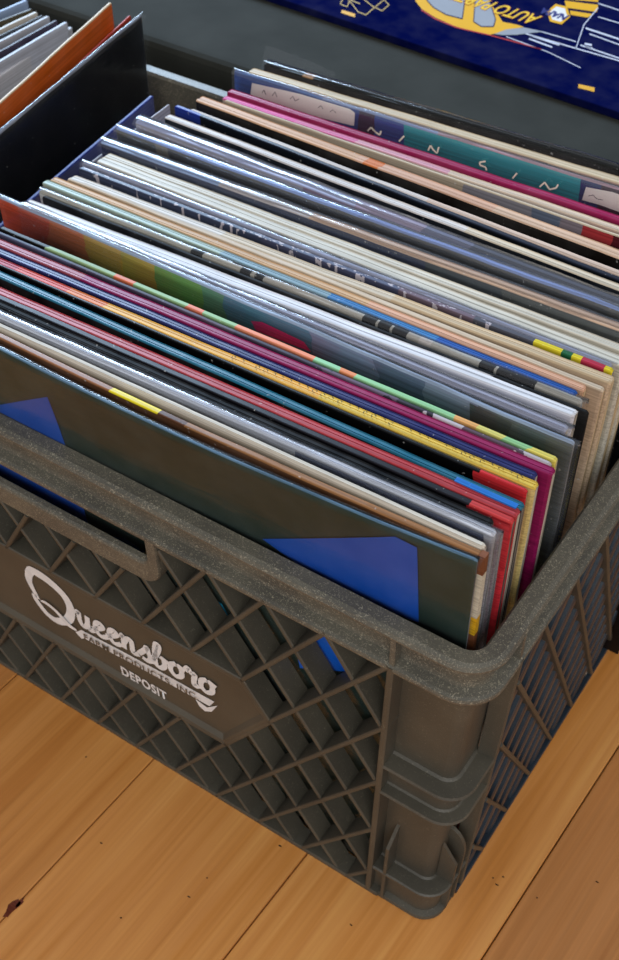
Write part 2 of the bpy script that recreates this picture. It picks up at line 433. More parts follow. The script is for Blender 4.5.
# capital letter with its swash
ribbon(bm, [(-0.2819,.1120,.6),(-0.2852,.1270,1.0),(-0.2810,.1385,1.25),(-0.2754,.1402,1.5),(-0.2661,.1385,1.5),(-0.2568,.1320,1.4),(-0.2545,.1210,1.3),(-0.2596,.1080,1.3),(-0.2694,.0995,1.2),(-0.2777,.1005,1.0),(-0.2838,.1090,.9),(-0.2847,.1150,.7)], .0050)
ribbon(bm, [(-0.2791,.1130,.4),(-0.2745,.1140,.9),(-0.2670,.1110,1.0),(-0.2596,.1040,1.2),(-0.2535,.1030,.6)], .0034, ycoord=PT-.0008)
finish('script_lettering', bm, P_WHITE, smooth=False)
# banner with its tail
bm = bmesh.new()
def strip(pts_top, pts_bot):
    a = [bm.verts.new((x, PT, z)) for x, z in pts_top]; b = [bm.verts.new((x, PT, z)) for x, z in pts_bot]
    for i in range(len(a)-1): bm.faces.new((a[i], a[i+1], b[i+1], b[i]))
strip([(-.2560,.0985),(-.2500,.1050),(-.2200,.1078),(-.1900,.1098),(-.1520,.1112)], [(-.2520,.0950),(-.2495,.0972),(-.2200,.0998),(-.1900,.1018),(-.1560,.1034)])
strip([(-.1660,.1022),(-.1580,.1004),(-.1500,.1090)], [(-.1640,.0968),(-.1600,.0948),(-.1550,.0985)])
finish('banner', bm, P_WHITE)
def text_part(name, s, size, x, z, y, mat, parent, extrude=0, sx=1.0, shear=0, rot=None, bold=0.0, spacing=1.0, tp=True, slope=0):
    cu = bpy.data.curves.new(name, 'FONT'); cu.body = s; cu.size = size; cu.shear = shear; cu.offset = bold; cu.space_character = spacing; cu.extrude = extrude
    cu.resolution_u = 4
    to = bpy.data.objects.new('tmp_text', cu); COL.objects.link(to)
    dg = bpy.context.evaluated_depsgraph_get(); me = bpy.data.meshes.new_from_object(to.evaluated_get(dg))
    bpy.data.objects.remove(to)
    for v in me.vertices:
        c = v.co
        v.co = rot(c) if rot else Vector((x+c.x*sx, y, z+c.y+slope*c.x))
        if tp and not rot: v.co = taper(v.co)
    me.materials.clear(); me.materials.append(mat); me.name = name
    o = bpy.data.objects.new(name, me); COL.objects.link(o)
    if parent: o.parent = parent
    return o
DK = P_PANEL
def crate_text(*a, **k):
    o = text_part(*a, **k); loc(o); return o
crate_text('banner_lettering', 'FARM PRODUCTS, INC.', .0078, -.2485, .0987, PT-.0010, DK, crate, sx=.99, bold=.00010, spacing=1.08, slope=.068)
crate_text('deposit_lettering', 'DEPOSIT', 0.0118, -.2235, .0815, PT, P_WHITE, crate, sx=.70, bold=.0004, spacing=1.1)

# side walls: diamond lattice, fine slats one way, thicker fins the other
def side_lattice(bm):
    ok = lambda y, z: .0405 <= y <= CD-.0405 and .003 <= z <= .2330
    s = VP/HP
    k0 = .0335 + (.2325-.2325)/s
    for k in range(-12, 14):
        y0 = .0268 + k*.0325
        for a, b in runs((y0, .233), (y0+.230/1.72, .003), ok, 240): rib(bm, a, b, .0, .0095, .0013, .0016, 'y')
    for k in range(-12, 28):
        y0 = .010 + k*.0300
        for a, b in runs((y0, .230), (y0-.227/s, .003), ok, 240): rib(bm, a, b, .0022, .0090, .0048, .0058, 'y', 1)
    for y in (.0355, CD-.0355): rib(bm, (y, .003), (y, .233), -.0, .0095, .0013, .0019, 'y')
    rib(bm, (.03, .0022), (CD-.03, .0022), .0, .0092, .0018, .0018, 'y', 1)
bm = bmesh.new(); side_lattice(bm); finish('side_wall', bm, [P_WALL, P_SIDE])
bm = bmesh.new(); side_lattice(bm)
for v in bm.verts: v.co.x = -CW - v.co.x
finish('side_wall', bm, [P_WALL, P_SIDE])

# corner posts (built at the near right corner, then mirrored)
def corner_arc(inset, r, ya=.0355, xa=-.0455, n=8):
    pts = [(xa, inset)]
    for i in range(n+1):
        a = math.radians(-90+90*i/n); pts.append((-inset-r+r*math.cos(a), inset+r+r*math.sin(a)))
    pts.append((-inset, ya)); return pts
def post_bm():
    bm = bmesh.new()
    R_ = lambda i: max(.005, .0155-i*.8)
    body = [(.0105, 0.2310), (.0105, 0.1500), (.0090, 0.1490), (.0008, 0.1488), (0, 0.1475), (.0006, 0.1460), (.0050, 0.1455), (.0072, 0.1440), (.0072, 0.1240), (.0062, 0.1230), (.0008, 0.1228), (0, 0.1215), (.0006, 0.1200),
            (.0100, 0.1190), (.0112, 0.1170), (.0112, 0.0350), (.0100, 0.0340), (.0016, 0.0338), (.0006, 0.0330), (.0008, 0.0310), (.0045, 0.0300), (.0052, 0.0040), (.0016, 0.0030), (.0010, 0.0008), (.0110, 0.0005)]
    rows = [[bm.verts.new((x, y, z)) for x, y in corner_arc(i, R_(i))] for i, z in body]
    for a, b in zip(rows, rows[1:]):
        for i in range(len(a)-1): bm.faces.new((a[i], a[i+1], b[i+1], b[i]))
    # inner skin so that the post has thickness
    rows = [[bm.verts.new((x, y, z)) for x, y in corner_arc(.0125, .010)] for z in (.2310, .0005)]
    for i in range(len(rows[0])-1): bm.faces.new((rows[0][i], rows[1][i], rows[1][i+1], rows[0][i+1]))
    # gussets: upright fin low on the front, and foot fins
    prism(bm, [Vector((-.0370, .0118, .0780)), Vector((-.0370, .0008, .0640)), Vector((-.0370, .0008, .0010)), Vector((-.0370, .0118, .0010))], (.0020, 0, 0))
    prism(bm, [Vector((-.0110, .0170, .0720)), Vector((-.0008, .0170, .0560)), Vector((-.0008, .0170, .0010)), Vector((-.0110, .0170, .0010))], (0, .0020, 0))
    # thick round buttress beside the gusset
    for k in range(1):
        c = Vector((-.0120, .0250, 0)); pts = [Vector((c.x+.0115*math.cos(a), c.y, .058+.020*math.sin(a)+.0)) for a in [math.radians(t) for t in range(0, 91, 15)]]
        prism(bm, [Vector((-.0120, .0250, .0010)), Vector((-.0005, .0250, .0010))]+pts, (0, .0022, 0))
    return bm
for mx_, my_ in ((0, 0), (1, 0), (0, 1), (1, 1)):
    bm = post_bm()
    for v in bm.verts:
        if mx_: v.co.x = -CW-v.co.x
        if my_: v.co.y = CD-v.co.y
    finish('corner_post', bm, P_WALL)
# floor of the crate: open grid
bm = bmesh.new()
for i in range(17):
    x = -CW+.02+i*(CW-.04)/16; box(bm, (x-.002, .016, .0005), (x+.002, CD-.016, .0034))
for j in range(12):
    y = .018+j*(CD-.036)/11; box(bm, (-CW+.018, y-.002, .0005), (-.018, y+.002, .0034))
box(bm, (-CW+.018, .016, .0002), (-.018, CD-.016, .0012))
finish('bottom', bm, P_WALL)

# ------------------------------------------------------------------ record sleeves
ZF, ZT = .0042, .310
SW = .311
ZROWS = (.20, .12, .08, .055, .040, .030, .022, .015, .009, .004)
def sleeve_bm(w, t, h, n=30, wob=.0006, rnd=None, seed=0, vthick=0):
    """card sleeve: x 0..w, back face at y 0, front at -t; soft top edge; slots 0 face 1 top edge 2 end"""
    rnd = min(t*.4, .0008) if rnd is None else rnd
    bm = bmesh.new()
    sec = [(-t, 0)] + [(-t, h-q) for q in ZROWS] + [(-t, h-rnd)]
    for i in range(1, 4):
        a = math.radians(90*i/4); sec.append((-t+rnd*(1-math.cos(a)), h-rnd+rnd*math.sin(a)))
    if t >= .0036:
        gp = (.42+.25*((seed*7.13) % 1)); gd = .0016
        sec += [(-t+rnd*1.05, h), (-t*gp-.00035, h-.0001), (-t*gp-.0002, h-gd), (-t*gp+.0002, h-gd), (-t*gp+.00035, h-.0004), (-rnd*1.05, h-.0004), (-rnd, h-.0004)]
    else:
        sec += [(-t+rnd*1.05, h), (-rnd, h)]
    for i in range(1, 4):
        a = math.radians(90*i/4); sec.append((-rnd+rnd*math.sin(a), h-rnd+rnd*math.cos(a)))
    sec += [(0, h-rnd)] + [(0, h-q) for q in ZROWS[::-1]] + [(0, 0)]
    m = len(sec); cols = []
    cr = .0014
    xs = [0, cr*.3, cr] + [cr+(w-2*cr)*(i+1)/(n+1) for i in range(n)] + [w-cr, w-cr*.3, w]
    for x in xs:
        e = min(x, w-x)
        drop = .0008*(1-min(1, e/cr))**2
        dz = wob*(noise.noise(Vector((x*22, seed*3.7, 0)))*.6+noise.noise(Vector((x*90, seed*5.1, 2)))*.3) - drop
        dy = .00005*noise.noise(Vector((x*9, seed*2.3, 7)))
        ins = .35*t*(1-min(1, e/(cr*.6))) if e < cr*.6 else 0
        cols.append([bm.verts.new((x, y*(1) + (ins if y < -t*.5 else -ins if y > -t*.5 and ins else 0)*.6 + dy*(z/h), z + (dz if z > h*.9 else 0))) for y, z in sec])
    for a, b in zip(cols, cols[1:]):
        for i in range(m):
            j = (i+1) % m
            f = bm.faces.new((a[i], b[i], b[j], a[j]))
            f.material_index = 1 if len(ZROWS) <= i <= m-3-len(ZROWS) and min(sec[i][1], sec[j][1]) >= h-max(rnd, .0017)-1e-6 else 0
    bm.faces.new(cols[0]).material_index = 2; bm.faces.new(cols[-1][::-1]).material_index = 2
    return bm
def film_bm(w, t, h, n=26, over=.0012, seed=0):
    g = .0012
    bm = bmesh.new()
    sec = [(-t-g, .004)] + [(-t-g, h-q) for q in ZROWS] + [(-t-g, h-.001), (-t*.7, h+.0006), (-t*.3, h+.0008), (g, h)] + [(g, h-q) for q in ZROWS[::-1]] + [(g, .004)]
    cols = []
    for i in range(n+1):
        x = -.0008 + (w+.0016+over)*i/n
        row = []
        for y, z in sec:
            p = Vector((x*30, z*16, seed))
            top = max(0, (z-h*.6)/(h*.4))
            row.append(bm.verts.new((x, y+(.0005*noise.noise(p))*top, z+(.0006*noise.noise(p*1.6))*top)))
        cols.append(row)
    for a, b in zip(cols, cols[1:]):
        for i in range(len(sec)-1): bm.faces.new((a[i], b[i], b[i+1], a[i+1]))
    return bm

GROUP = 'record sleeves filed front to back in the crate'
WHITE_END = pageedge(); TAN_END = pageedge('C9B48F', '7A6444'); DARK_END = pageedge('6B6862', '15151A'); GREY_END = pageedge('8F9297', '3C3F45')
def sleeve(label, L, R, t, edge, face, end=None, plastic_=None, lc=False, rc=True, decals=(), w=SW, zt=ZT, rnd=None, wob=.0006, yfix=None, extra=None, bow=0):
    """L, R: photograph pixels of the back line of the top edge"""
    a, b = at(L, z=zt), at(R, z=zt)
    if yfix: a.y += yfix[0]; b.y += yfix[1]
    d = (b-a).normalized()
    if rc: start = b - d*w
    else: start = a
    ang = math.atan2(d.y, d.x); h = zt-ZF
    t = t/1000
    ym = start.y+d.y/d.x*(-.17-start.x); off = (.0305+(ym-.0115)*(.2995-.0305)/(.3050-.0115)) - ym
    sd = random.random()*50
    em, fm_, en = edge, face, end or WHITE_END
    bm = sleeve_bm(w, t, h, seed=sd, wob=wob, rnd=rnd)
    mats = [fm_, em, en]
    for v in bm.verts: v.co.y += off*(1-v.co.z/h); v.co.x -= .005*(1-v.co.z/h)
    # printed shapes lying on the front face
    Minv = (Matrix.Translation((start.x, start.y, ZF)) @ Matrix.Rotation(ang, 4, 'Z')).inverted()
    lim_pts = []
    for k, (poly, m) in enumerate(decals):
        vs = []; dm = bmesh.new()
        for p in poly:
            # intersect the sight line with the front face
            o = Minv @ CAM; q = Minv @ at(p, z=0.0)
            dd = q-o; s = ((-t-.0002*(k+1)-.0003)+off-off*o.z/h-o.y)/(dd.y+off*dd.z/h); c = o+dd*s
            c.z = min(c.z, h-.0012); c.x = min(max(c.x, .001), w-.0005)
            vs.append(dm.verts.new(c))
        f = dm.faces.new(vs); mats.append(m); f.material_index = len(mats)-1
        if bow:
            cuts = [((0, 0, h-q), (0, 0, 1)) for q in ZROWS] + [((w*i/62, 0, 0), (1, 0, 0)) for i in range(1, 62)]
            for co, no in cuts: bmesh.ops.bisect_plane(dm, geom=dm.verts[:]+dm.edges[:]+dm.faces[:], plane_co=co, plane_no=no)
        tmp = bpy.data.meshes.new('tmp'); dm.to_mesh(tmp); dm.free(); bm.from_mesh(tmp); bpy.data.meshes.remove(tmp)
    def bend(q):
        for v in q.verts:
            u = min(1, max(0, v.co.x/w)); v.co.y -= bow*4*u*(1-u)*max(0, v.co.z/h)**8
    bend(bm)
    if plastic_ is None and extra is None:
        o = link('record_sleeve', bm, mats); tag(o, label, 'record sleeve', GROUP)
        o.location = (start.x, start.y, ZF); o.rotation_euler = (0, 0, ang)
        return o
    r = thing('record_sleeve', label, 'record sleeve', (start.x, start.y, ZF), ang, GROUP)
    link('cover', bm, mats, r)
    if plastic_ is not None:
        fb = film_bm(w, t, h, seed=sd)
        for v in fb.verts: v.co.y += off*(1-v.co.z/h); v.co.x -= .005*(1-v.co.z/h)
        bend(fb); link('plastic_cover', fb, film(plastic_), r, smooth=True)
    if extra: extra(r, w, t, h, off)
    return r

C = card
BLK = card('0B0B0E', .55, .1, 60, .06); WHT = C('D8D6D2', .5); CRM = C('CFC3AE', .55); TAN = C('C9A98A', .55); PEACH = C('C9A385', .55)
NAVY = C('121A3C', .4); LAV = C('A9AFC4', .4); GREY = C('6F6F72', .5); DKG = C('3B3B3E', .5); TEAL = C('146078', .4)
BLUE = card('0058C4', .4, .1, 60, .28, True)

# 1: front sleeve with green camouflage cover and blue triangles
FG = card('20382F', .45, .1, 60, .28, True)
sleeve('clear-wrapped dark green sleeve with blue triangles, at the very front of the crate', (0, 354), (480, 557), 1.6, C('5A7C94', .3), FG, GREY_END, .0, bow=.0065, yfix=(.0085, -.0008),
       decals=[([(0, 404), (52, 393), (67, 444), (90, 530), (0, 480)], BLUE),
               ([(264, 537), (398, 533), (419, 545), (419, 622), (335, 590)], BLUE),
               ([(112, 536), (125, 538), (146, 552), (140, 552)], BLUE),
               ([(160, 575), (166, 575), (207, 645), (200, 645)], C('2A93B8', .4)),
               ([(208, 593), (222, 604), (262, 676), (254, 674)], C('2A93B8', .4)),
               ([(290, 622), (318, 625), (340, 660), (352, 672), (300, 668)], BLUE),
               ([(294, 725), (301, 735), (299, 742), (291, 728)], BLUE),
               ([(297, 740), (303, 738), (312, 752), (304, 752)], C('168060', .4)),
               ([(293, 782), (299, 780), (308, 796), (303, 796)], C('168060', .4))])
def tilt(bm, off, h):
    for v in bm.verts: v.co.y += off*(1-v.co.z/h); v.co.x -= .005*(1-v.co.z/h)
def spine(r, w, t, h, off):
    bm = bmesh.new()
    for z0, z1, mi in ((0, h-.052, 0), (h-.052, h-.040, 1), (h-.040, h-.011, 2), (h-.011, h+.0004, 0)):
        box(bm, (w-.001, -t-.0004, z0), (w+.0018, -.0002, z1), mi)
    tilt(bm, off, h); link('spine', bm, [C('7A4526', .4), C('D6A514', .4), C('D2CBB8', .5)], r)
sleeve('thick brown boxed sleeve with a cream and yellow spine, second from the front', (0, 343), (483, 554), 3.3,
       bands([(0, '92613F'), (.129, 'E8D020'), (.155, '5E3A24'), (.163, '94663F'), (.17, 'A47C58')], .35), C('6B452C', .4), C('7A4526', .4), extra=spine, bow=.0035, yfix=(.0082, .0018))
sleeve('thick cream sleeve with a rounded corner, behind the brown boxed one', (0, 326), (488, 542), 3.8, C('D8CFC0', .5), C('D3C8B4', .5), C('D8D4CC', .5), rnd=.0024, yfix=(.003, 0), zt=.311)
sleeve('pale lavender plastic-covered sleeve with a navy picture on its right half', (0, 311), (498, 530), 3.8, C('D6DAE6', .35), C('A4A4AE', .4), GREY_END, .14,
       decals=[([(295, 448), (340, 467), (400, 493), (484, 531), (484, 560), (400, 522), (340, 492), (294, 470)], C('1B2550', .4))])
sleeve('thin black sleeve with worn white spots, first of the two black ones', (0, 300), (495, 519), 4.2, BLK, BLK, DARK_END)
sleeve('black sleeve whose right corner shows a red panel, in front of the dull red sleeve', (0, 294), (516, 518), 3.4, bands([(0, '15131A'), (.291, 'C03A3A')], .4), bands([(0, '0E0C10'), (.289, 'BF2F38')], .4), DARK_END,
       decals=[([(476, 505), (515, 521), (510, 575), (502, 572), (486, 530)], C('C22F38', .4))])
sleeve('dull red sleeve running unbroken across, just before the teal edged one', (0, 286), (522, 509), 5.2, C('AE333A', .4), C('A82E36', .4), WHITE_END)
def bl(r, w, t, h, off):
    bm = bmesh.new(); box(bm, (w-.030, -t-.0006, h-.006), (w-.002, -t*.55, h+.0003)); tilt(bm, off, h); link('sticker', bm, C('1A72C8', .3), r)
sleeve('black sleeve with a teal top edge and a bright blue strip at the right', (0, 270), (526, 503), 4.4, C('13647E', .35), BLK, DARK_END, extra=bl)
sleeve('black sleeve with a bright red block at the right end, before the yellow one', (0, 263), (529, 489), 2.0, bands([(0, '0A0A0C'), (.288, 'CE2F36')], .4), bands([(0, '08080A'), (.286, 'CE2F36')], .4), TAN_END)
def scrib(r, w, t, h, off):
    bm = bmesh.new(); random.seed(3)
    for i in range(34):
        x = w-.150+i*.0043
        if random.random() < .12: continue
        cx, cy = x, -t*.5; rr = .0011
        pts = [(cx+rr*math.cos(a)*random.uniform(.5, 1.3), cy+rr*math.sin(a)*random.uniform(.6, 1.2)) for a in [k*.9 for k in range(random.randint(3, 7))]]
        prev = None
        for (px, py) in pts:
            c = (bm.verts.new((px-.00013, py-.00013, h+.0007)), bm.verts.new((px+.00013, py+.00013, h+.0007)))
            if prev: bm.faces.new((prev[0], prev[1], c[1], c[0]))
            prev = c
    link('inked_lettering', bm, C('4A3A10', .6), r)
sleeve('golden yellow sleeve with scribbled lettering, red towards its left end', (0, 257), (540, 482), 4.8,
       bands([(0, 'A8283A'), (.035, 'C84838'), (.062, 'D87A3C'), (.085, 'E2AC4C'), (.21, 'D8B64C')], .45), bands([(0, '8A2030'), (.06, 'C8683C'), (.09, 'D6A646'), (.25, 'CDB878')], .45), WHITE_END, extra=scrib)
sleeve('navy blue sleeve between the yellow and the crimson sleeves', (0, 247), (539, 472), 4.7, C('1A2260', .35), C('161E54', .4), WHITE_END)
sleeve('crimson magenta sleeve with a broad face at the right end', (0, 238), (557, 468), 5.2, bands([(0, '9A4450'), (.058, '8C1A52')], .4), bands([(0, '8E4048'), (.058, '84164E')], .4), WHITE_END)
PURP = bands([(0, '46465E'), (.05, '3C3446'), (.12, '4A3C4C'), (.15, '36303E'), (.2, '5A4A5C'), (.235, '2C2630'), (.255, 'B0A6AC'), (.27, '54404C'), (.285, 'B8AEB2'), (.297, '3A3038')], .5, .03, 160)
sleeve('mottled purple grey sleeve, behind the crimson one', (0, 231), (553, 462), 2.4, PURP, PURP, WHITE_END)
GRN = bands([(0, '14120E'), (.034, '8FA878'), (.075, 'D8734E'), (.088, '8DAE7C'), (.118, 'D9785A'), (.13, '8CB080'), (.148, 'DE8664'), (.19, '8CC296'), (.207, 'D68458'), (.212, '8CC08E'), (.26, 'D8A060'), (.275, 'CFC66C'), (.285, '8CBE86'), (.298, 'D8C860')], .45, .02, 60)
sleeve('pale green and orange patchwork sleeve, before the big clear plastic one', (6, 227), (559, 457), 3.0, GRN, GRN, C('BDB68E', .5))
sleeve('tall sleeve in loose clear plastic over a painted orange, green and pink cover', (0, 194), (576, 441), 2.4, C('9FB0C8', .3),
       bands([(0, 'C84A22'), (.035, 'D0703A'), (.060, 'C89A3A'), (.085, 'B09A40'), (.108, '6E9A50'), (.135, '5A8A70'), (.152, '4A7894'), (.20, '7A84A4'), (.235, '5A6684'), (.262, '8088A0'), (.285, '5C6064')], .5, .02, 50), GREY_END, .06, lc=True, w=.334,
       decals=[([(251, 321), (262, 322), (304, 342), (311, 352), (290, 344), (256, 331)], C('E0187A', .4)),
               ([(470, 400), (512, 424), (506, 438), (470, 424)], C('44484E', .3))], wob=.001)
sleeve('pale lilac sleeve flecked with small red dots, behind the clear plastic one', (58, 215), (570, 425), 4.6, C('A6A8BE', .4), C('A2A2B4', .45), C('B8B4A6', .5), .12,
       decals=[([(540, 424), (545, 426), (543, 430), (539, 428)], C('A83028', .4))])
sleeve('bright white sleeve lying slightly high with a torn upper layer', (32, 199), (580, 408), 6.6, C('DCDCE2', .5), C('D2D2DA', .5), WHITE_END, lc=True)
sleeve('plain black sleeve just behind the bright white one', (55, 199), (590, 411), 2.2, BLK, BLK, C('0A0A0C', .4))
BARS = bands([(0, 'B4B0A4'), (.100, '1A1A1C'), (.107, 'B8B2A6'), (.130, '1C1C1E'), (.136, 'B4AEA4'), (.138, '1C1C1E'), (.144, 'B8B2A8'), (.200, '1C1C1E'), (.207, 'B0ACA4'), (.2085, '1C1C1E'), (.215, 'B0ACA4'), (.2165, '1C1C1E'), (.223, 'B4AEA6'), (.230, 'C8C0BC'), (.236, 'B4B0A8'), (.261, '1C1C1E'), (.269, 'B0ACA4'), (.270, '1C1C1E'), (.278, 'B0ACA4'), (.279, '1C1C1E'), (.288, 'ACA8A0')], .5, .002, 40)
sleeve('off-white sleeve marked with rows of black bars along the edge', (48, 190), (584, 399), 3.5, BARS, BARS, GREY_END, .05)
sleeve('sleeve with a narrow edge turning from sage green to bright blue', (50, 180), (579, 391), 4.4, bands([(0, '9DAFA4'), (.12, '7E9AA6'), (.18, '3A78B0'), (.24, '2858A4')], .4), bands([(0, 'A8B0A0'), (.16, '6E94AC'), (.22, '2C5CA4')], .4), WHITE_END)
sleeve('peach card sleeve with frayed right corner, behind the blue edged one', (61, 178), (588, 385), 4.8, bands([(0, 'C6A078'), (.2, 'CFA084')], .5), C('C8A080', .55), TAN_END)
sleeve('plain beige card sleeve, worn at its right corner', (65, 174), (606, 387), 3.2, C('C8B49C', .55), C('C0A68C', .55), TAN_END)
sleeve('thick beige cardboard sleeve with bent right corner, before the striped one', (67, 171), (616, 376), 5.8, bands([(0, 'D2CCC4'), (.10, 'CDBEA8'), (.2, 'C9B292')], .55), C('C4AC90', .55), TAN_END, rnd=.0012,
       decals=[([(90, 189), (95, 189), (128, 204), (128, 207), (100, 196)], C('2A4A30', .5))])
def dashed(stops):
    m = bands(stops, .4, .003); m = m.copy(); t = m.node_tree; L = t.links; b = t.nodes['Principled BSDF']
    src = b.inputs['Base Color'].links[0].from_socket
    tc = nd(t, 'ShaderNodeTexCoord'); mp = nd(t, 'ShaderNodeMapping'); mp.inputs['Scale'].default_value = (330, 700, 60); L.new(tc.outputs['Object'], mp.inputs[0])
    n = nd(t, 'ShaderNodeTexNoise'); n.inputs['Scale'].default_value = 1; L.new(mp.outputs[0], n.inputs['Vector'])
    r = nd(t, 'ShaderNodeValToRGB'); r.color_ramp.interpolation = 'CONSTANT'; e = r.color_ramp.elements; e[0].color = (0, 0, 0, 1); e[1].position = .60; e[1].color = (1, 1, 1, 1)
    L.new(n.outputs['Fac'], r.inputs[0])
    s_ = nd(t, 'ShaderNodeSeparateXYZ'); L.new(tc.outputs['Object'], s_.inputs[0]); lt = nd(t, 'ShaderNodeMath', operation='LESS_THAN'); L.new(s_.outputs['X'], lt.inputs[0]); lt.inputs[1].default_value = .25
    mu = nd(t, 'ShaderNodeMath', operation='MULTIPLY'); L.new(r.outputs[0], mu.inputs[0]); L.new(lt.outputs[0], mu.inputs[1])
    mx = nd(t, 'ShaderNodeMixRGB'); L.new(mu.outputs[0], mx.inputs[0]); L.new(src, mx.inputs[1]); mx.inputs[2].default_value = lin('A8A0A8'); L.new(mx.outputs[0], b.inputs['Base Color'])
    return m
ST = [(0, '3B4258'), (.12, '454860'), (.2, '6A5A66'), (.24, '50505A'), (.272, 'D8C42C'), (.285, '1E5E3C'), (.291, 'D8C42C'), (.296, 'B03048'), (.307, 'D8C42C')]
sleeve('grey dashed sleeve ending in yellow, green and red stripes at the right', (83, 166), (615, 368), 3.2, dashed(ST), dashed(ST), GREY_END)
sleeve('pale lavender sleeve in smooth clear plastic, before the pair of cream ones', (85, 160), (619, 365), 3.2, C('989CB6', .35), C('8A8CA6', .4), GREY_END, .18, rc=False, lc=True)
GM = C('2C8C50', .5)
sleeve('front one of two cream sleeves, with small green pen marks at the right', (104, 155), (619, 354), 7.2, C('CCC6B8', .5), C('C4BEB0', .5), TAN_END, rc=False, lc=True,
       decals=[([(546, 331), (549, 332), (553, 338), (549, 338)], GM), ([(592, 345), (595, 346), (593, 355), (591, 354)], GM)])
sleeve('rear one of two cream sleeves, before the navy faced one', (109, 152), (619, 343), 5.2, C('D0C8B8', .5), C('C6BCAA', .5), TAN_END, rc=False, lc=True)
sleeve('navy faced sleeve with a peach top edge in clear plastic', (106, 137), (619, 321.6), 6, bands([(0, '8FA4C8'), (.08, 'B8AFAE'), (.14, 'CBAA90')], .35), bands([(0, '0E1C44'), (.21, '2A3238'), (.25, '4A4C48')], .4), GREY_END, .14, rc=False, lc=True)
sleeve('dark grey faced sleeve under glossy pale blue plastic', (119, 125), (619, 305), 3.6, bands([(0, '8AA8E4'), (.16, '8098D0')], .25), bands([(0, '4A4A44'), (.03, '7A7260'), (.04, '3A3834'), (.3, '444038')], .5), GREY_END, .26, rc=False, lc=True, wob=.001)  # edge blues are window glare put into the colour
sleeve('lavender sleeve with a faint plum line, darker at its right half', (142, 116), (619, 297), 7, bands([(0, 'A8AECC'), (.15, 'A496AE'), (.19, '6C708C'), (.22, '42485C')], .35), bands([(0, 'B0A8B0'), (.12, '8E7088'), (.2, '444A5E')], .4), GREY_END, .16, rc=False, lc=True)
sleeve('white edged sleeve with a near-black face, before the narrow dark blue one', (169, 113), (619, 283), 5, bands([(0, 'CFC8C4'), (.2, 'CDBFAA')], .5), C('11161E', .4), WHITE_END, rc=False, lc=True)
sleeve('slim sleeve with a dark blue edge poking out at the left back', (177, 104), (619, 276), 3.0, bands([(0, '1E3490'), (.02, '1A2030')], .4), bands([(0, '26398C'), (.02, '14181E')], .4), WHITE_END, rc=False, lc=True)
sleeve('doubled white sleeve with a dark face, behind the slim dark blue one', (193, 107), (619, 268), 5.2, bands([(0, 'D0C6C0'), (.16, 'CFB8A8')], .5), C('15191F', .4), WHITE_END, rc=False, lc=True, rnd=.0024)
sleeve('peach edged sleeve with an orange spot, left corner sticking out', (202, 95), (619, 249), 7, bands([(0, 'C99E7C'), (.115, 'CFA286'), (.120, 'D0763E'), (.128, 'CDA288'), (.2, 'CFAE94')], .5), C('17120F', .5), TAN_END, rc=False, lc=True)
sleeve('thin cream sleeve with a red, blue and black picture on its right half', (226, 99), (619, 234), 1.8, C('C8B8A0', .5), bands([(0, 'B8A894'), (.16, '8C8890'), (.2, '6A7488'), (.215, '8C8088'), (.228, 'B43A3E'), (.245, '5A1E26'), (.26, '17100E')], .5, .02, 30), TAN_END, rc=False, lc=True)
sleeve('soft pink edged cream sleeve, directly before the magenta one', (226, 94.5), (619, 225), 4.6, bands([(0, 'D05A96'), (.05, 'CC7098'), (.09, 'D09AA8'), (.15, 'D0BCA8')], .5), C('C8B4A4', .5), TAN_END, rc=False, lc=True)
sleeve('deep magenta sleeve, the strongest pink near the back of the crate', (231, 88), (619, 214.6), 5, C('9A1450', .4), C('96124C', .4), WHITE_END, rc=False, lc=True)
LW = card('F0EAE2', .6, .03, 60, .1, True); LT = card('F4F0DC', .5, .03, 60, .1, True)
def stroke(pts, w):
    out = []
    for (x1, y1), (x2, y2) in zip(pts, pts[1:]):
        l = math.hypot(x2-x1, y2-y1); nx, ny_ = -(y2-y1)/l*w/2, (x2-x1)/l*w/2
        out.append([(x1+nx, y1+ny_), (x2+nx, y2+ny_), (x2-nx, y2-ny_), (x1-nx, y1-ny_)])
    return out
INK = C('4A464E', .6)
LET = [(p, LT) for st in ([(367.5, 131), (371, 127.3), (376, 132.5), (379.9, 135), (381, 131)], [(399, 141.5), (404, 136)], [(428, 150.5), (430.5, 145.5), (433, 149.5), (437, 153.5), (438.8, 147)],
       [(485.6, 161.3), (479.7, 162.3), (480, 165.2), (485.6, 167.1), (486.5, 170.5)], [(512.5, 178.5), (517, 173)], [(539.5, 187), (544.7, 182.3), (549.5, 189.4), (556, 188), (558.2, 184.5)]) for p in stroke(st, 1.7)]
LET += [(p, INK) for st in ([(262, 93), (264, 90), (266, 95)], [(272, 96), (275, 92), (277, 97)], [(290, 99), (293, 96), (295, 101), (299, 99)], [(318, 108), (321, 104), (323, 109)], [(330, 112), (333, 108), (336, 113)], [(588, 196), (593, 195), (597, 199), (603, 200)]) for p in stroke(st, .6)]
sleeve('blue and teal sleeve with two white labels, in crinkled clear plastic', (236, 69), (619, 187), 2.4, bands([(0, '5A78B0'), (.06, '8E9CC0'), (.14, 'A88C96')], .35),
       bands([(0, '2A4A8C'), (.086, '3A2A44'), (.098, '2E4C94'), (.118, '109AA2'), (.225, '24386C'), (.236, '3A2030'), (.25, '28386E')], .4, .006), GREY_END, .16, rc=False, lc=True, wob=.001,
       decals=[([(252, 83), (300, 94), (350, 109), (355, 113), (354, 126), (300, 113), (250, 97)], LW),
               ([(586, 187), (612, 192), (630, 198), (630, 216), (600, 205), (582, 200)], LW)] + LET)
sleeve('smooth cream sleeve, last but one before the crate wall', (253, 67), (619, 176), 6.4, C('CFBC9E', .5), C('C8A89A', .5), TAN_END, rc=False, lc=True, zt=.3112)
